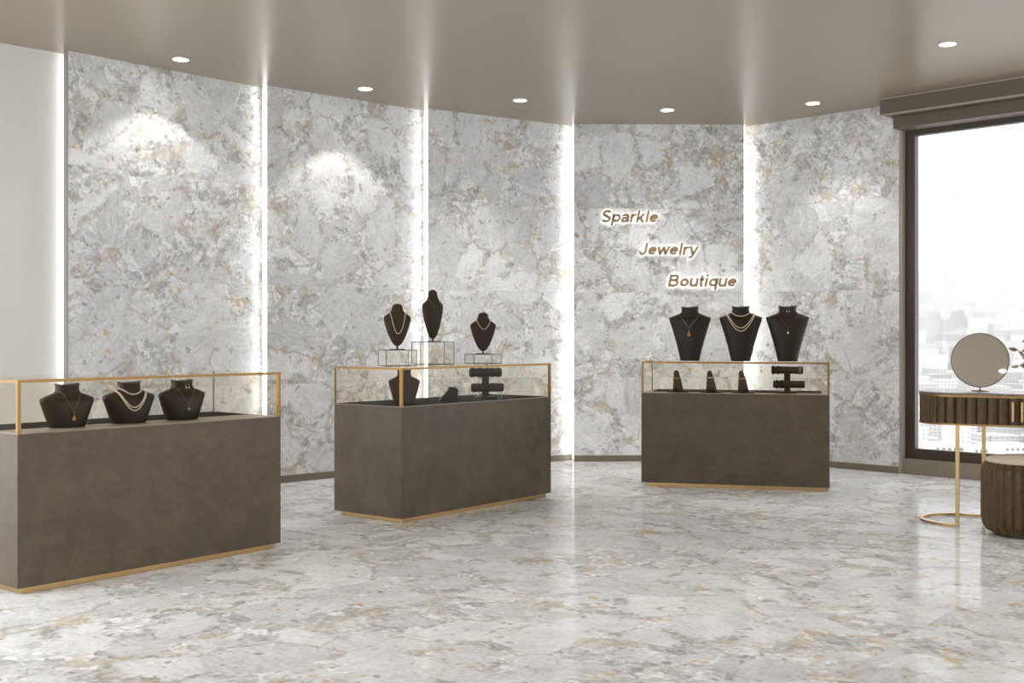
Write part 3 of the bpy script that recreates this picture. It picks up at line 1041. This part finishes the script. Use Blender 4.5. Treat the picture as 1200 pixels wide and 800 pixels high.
# ------------------------------------------------------------------ pouf
PC = (3.125, 7.0)
po = thing('ribbed_pouf', 'round ribbed bronze velvet pouf tucked in front of the vanity table', 'pouf', (PC[0], PC[1], 0), 0)
PR = .272
nr, per = 30, 12
rows = [(.175, .012), (.215, .014), (.245, .030), (.264, .062), (PR, .105), (PR, .36), (.270, .395), (.262, .42), (.245, .436), (.225, .440)]
rings = []
for r, zz in rows:
    ring = []
    for i in range(nr * per):
        t = (i / per) % 1.0
        a = 2 * PI * i / (nr * per)
        off = -.015 * abs(2 * t - 1) ** 4
        ring.append(((r + off) * math.cos(a), (r + off) * math.sin(a), zz))
    rings.append(ring)
mesh_obj('ribbed_side', loft(bmesh.new(), rings), M_VELV, po, True)
mesh_obj('base_disc', lathe(bmesh.new(), [(.19, 0), (.20, .004), (.20, .013)], 48), M_BLACK, po)
mesh_obj('seat_cushion', lathe(bmesh.new(), [(.22, .430), (.243, .440), (.246, .450), (.236, .462), (.20, .468), (.10, .472), (.01, .473)], 64), M_CREAM, po, True)

# ------------------------------------------------------------------ the city beyond the window
def terrain_z(r):
    return -130 + max(0, r - 900) * .0685

def city_mat():
    N = NT('city_facades')
    rnd_ = N.n('ShaderNodeNewGeometry').outputs['Random Per Island']
    g = N.lin(rnd_, 0, 1, .30, .75)
    geo = N.n('ShaderNodeNewGeometry').outputs['Position']
    sp = N.n('ShaderNodeSeparateXYZ', None, Vector=geo)
    hx = N.math('ADD', sp.outputs[0], sp.outputs[1])
    wx = N.math('GREATER_THAN', N.math('FRACT', N.math('DIVIDE', hx, 4.2)), .45)
    wz = N.math('GREATER_THAN', N.math('FRACT', N.math('DIVIDE', sp.outputs[2], 3.6)), .45)
    win = N.math('MULTIPLY', wx, wz)
    nz = N.n('ShaderNodeSeparateXYZ', None, Vector=N.n('ShaderNodeNewGeometry').outputs['Normal']).outputs[2]
    side = N.math('LESS_THAN', N.math('ABSOLUTE', nz), .5)
    win = N.math('MULTIPLY', win, side)
    g = N.mixf(N.math('MULTIPLY', win, .55), g, .22)
    col = N.n('ShaderNodeCombineColor', None, Red=g, Green=N.math('MULTIPLY', g, .985), Blue=N.math('MULTIPLY', g, .96)).outputs[0]
    N.bsdf(col, .8, 0, .2)
    return N.m
M_CITY = city_mat()
M_GROUND = plain('city_ground', rgb(165, 163, 160), .9, var=.25, scale=.01)
M_CONC = plain('pale_concrete', rgb(225, 222, 216), .8, var=.05, scale=.2)
M_TOWER = plain('tower_cladding', rgb(160, 160, 160), .8, var=.1, scale=.1)
M_CWIN = plain('grey_window_glass', rgb(110, 108, 104), .3, var=.2, scale=.3)

bm = bmesh.new()
A0, A1 = RD(4), RD(52)
rads = [250, 900, 1600, 2600, 4200, 6500, 9200]
grid = []
for r in rads:
    grid.append([bm.verts.new((r * math.sin(A0 + (A1 - A0) * i / 16), r * math.cos(A0 + (A1 - A0) * i / 16), terrain_z(r))) for i in range(17)])
for a, b in zip(grid, grid[1:]):
    for i in range(16):
        bm.faces.new((a[i], a[i + 1], b[i + 1], b[i]))
structure('hillside_ground', bm, M_GROUND)

bm = bmesh.new()
rc = random.Random(11)
for k in range(5200):
    r = 900 * (9000 / 900) ** (rc.random() ** .8)
    a = rc.uniform(RD(9), RD(42))
    w = rc.uniform(12, 40) * (1 + r / 9000)
    d_ = rc.uniform(12, 40) * (1 + r / 9000)
    h = rc.choice((8, 12, 16, 22, 30, 45)) * rc.uniform(.7, 1.2)
    x, y, zt_ = r * math.sin(a), r * math.cos(a), terrain_z(r)
    if abs(x - .376 * 2600) < 60 and abs(y - 2600) < 60:
        continue
    box(bm, x - w / 2, x + w / 2, y - d_ / 2, y + d_ / 2, zt_ - 4, zt_ + h)
o = mesh_obj('distant_city', bm, M_CITY)
o['kind'] = 'stuff'
tag(o, 'hazy sprawl of countless pale buildings climbing away beyond the window', 'city')

def building(name, px, top_z, r, w, d_, base_z, floors, cols, label, ww=.6):
    """near building whose facade faces the shop; px is its bearing as x/y"""
    y = r
    x = px * r
    t = thing(name, label, 'building', (x, y, base_z), 0, 'buildings near the foot of the window view')
    h = top_z - base_z
    mesh_obj('facade', newbox(-w / 2, w / 2, 0, d_, 0, h), M_CONC, t)
    mesh_obj('parapet', newbox(-w / 2 - .3, w / 2 + .3, -.3, d_ + .3, h, h + .8), M_CONC, t)
    for f in range(floors):
        for c_ in range(cols):
            cw = w / cols
            x0 = -w / 2 + cw * c_ + cw * (1 - ww) / 2
            z0 = h - 3.1 * (f + 1) + .7
            if z0 < 0:
                continue
            mesh_obj('window', newbox(x0, x0 + cw * ww, -.06, .3, z0, z0 + 1.7), M_CWIN, t)
    return t
building('apartment_block', .343, -24, 500, 8.5, 16, -84, 12, 4, 'white apartment block with small windows close behind the dark window jamb')
building('office_block', .378, -58, 620, 16, 20, -110, 6, 5, 'low pale office block seen under the left part of the vanity table')
building('office_block', .412, -67, 700, 18, 22, -118, 6, 6, 'broad pale office block seen between the two thin table legs', .5)
building('office_block', .437, -62, 660, 15, 22, -114, 6, 5, 'pale office block seen just over the top of the pouf', .5)
tw = thing('slender_tower', 'tall slender pale tower fading into the white sky beyond the window', 'tower', (.376 * 2600, 2600, terrain_z(2600)), 0)
mesh_obj('shaft', newbox(-11, 11, -11, 11, 0, 330), M_TOWER, tw)
mesh_obj('upper_shaft', newbox(-8, 8, -8, 8, 330, 420), M_TOWER, tw)

# hazy air over the town
N = NT('hazy_air')
vs_ = N.n('ShaderNodeVolumeScatter', None, Color=(1, 1, 1, 1), Density=2.1e-4, Anisotropy=.2)
N.t.links.new(vs_.outputs[0], N.out.inputs['Volume'])
bm = bmesh.new()
prism(bm, [(260 * math.sin(A0), 260 * math.cos(A0)), (9800 * math.sin(A0), 9800 * math.cos(A0)), (9800 * math.sin(A1), 9800 * math.cos(A1)), (260 * math.sin(A1), 260 * math.cos(A1))], -150, 900)
hz = mesh_obj('haze', bm, N.m)
hz['kind'] = 'stuff'
tag(hz, 'white haze lying over the town beyond the window', 'haze')

# ------------------------------------------------------------------ daylight, camera, view
wd = bpy.data.worlds.new('overcast_sky')
S.world = wd
wd.use_nodes = True
nt = wd.node_tree
bg = nt.nodes['Background']
bg.inputs[0].default_value = (.985, .99, 1.0, 1)
bg.inputs[1].default_value = 1.5

cam = bpy.data.cameras.new('camera')
cam.sensor_width = 36
cam.lens = 1357 / 1200 * 36
cam.shift_y = -6.6 / 1200
cam.clip_start = .05
cam.clip_end = 30000
co = bpy.data.objects.new('camera', cam)
co.location = (0, 0, EYE)
co.rotation_euler = (PI / 2, 0, 0)
COL.objects.link(co)
S.camera = co

S.view_settings.view_transform = 'Standard'
S.view_settings.look = 'None'
S.view_settings.exposure = 0.95
S.view_settings.gamma = 1.0
S.view_settings.use_curve_mapping = False
S.cycles.use_denoising = True
S.cycles.max_bounces = 10
S.cycles.diffuse_bounces = 5
S.cycles.glossy_bounces = 5
S.cycles.transparent_max_bounces = 24
S.cycles.sample_clamp_indirect = 8
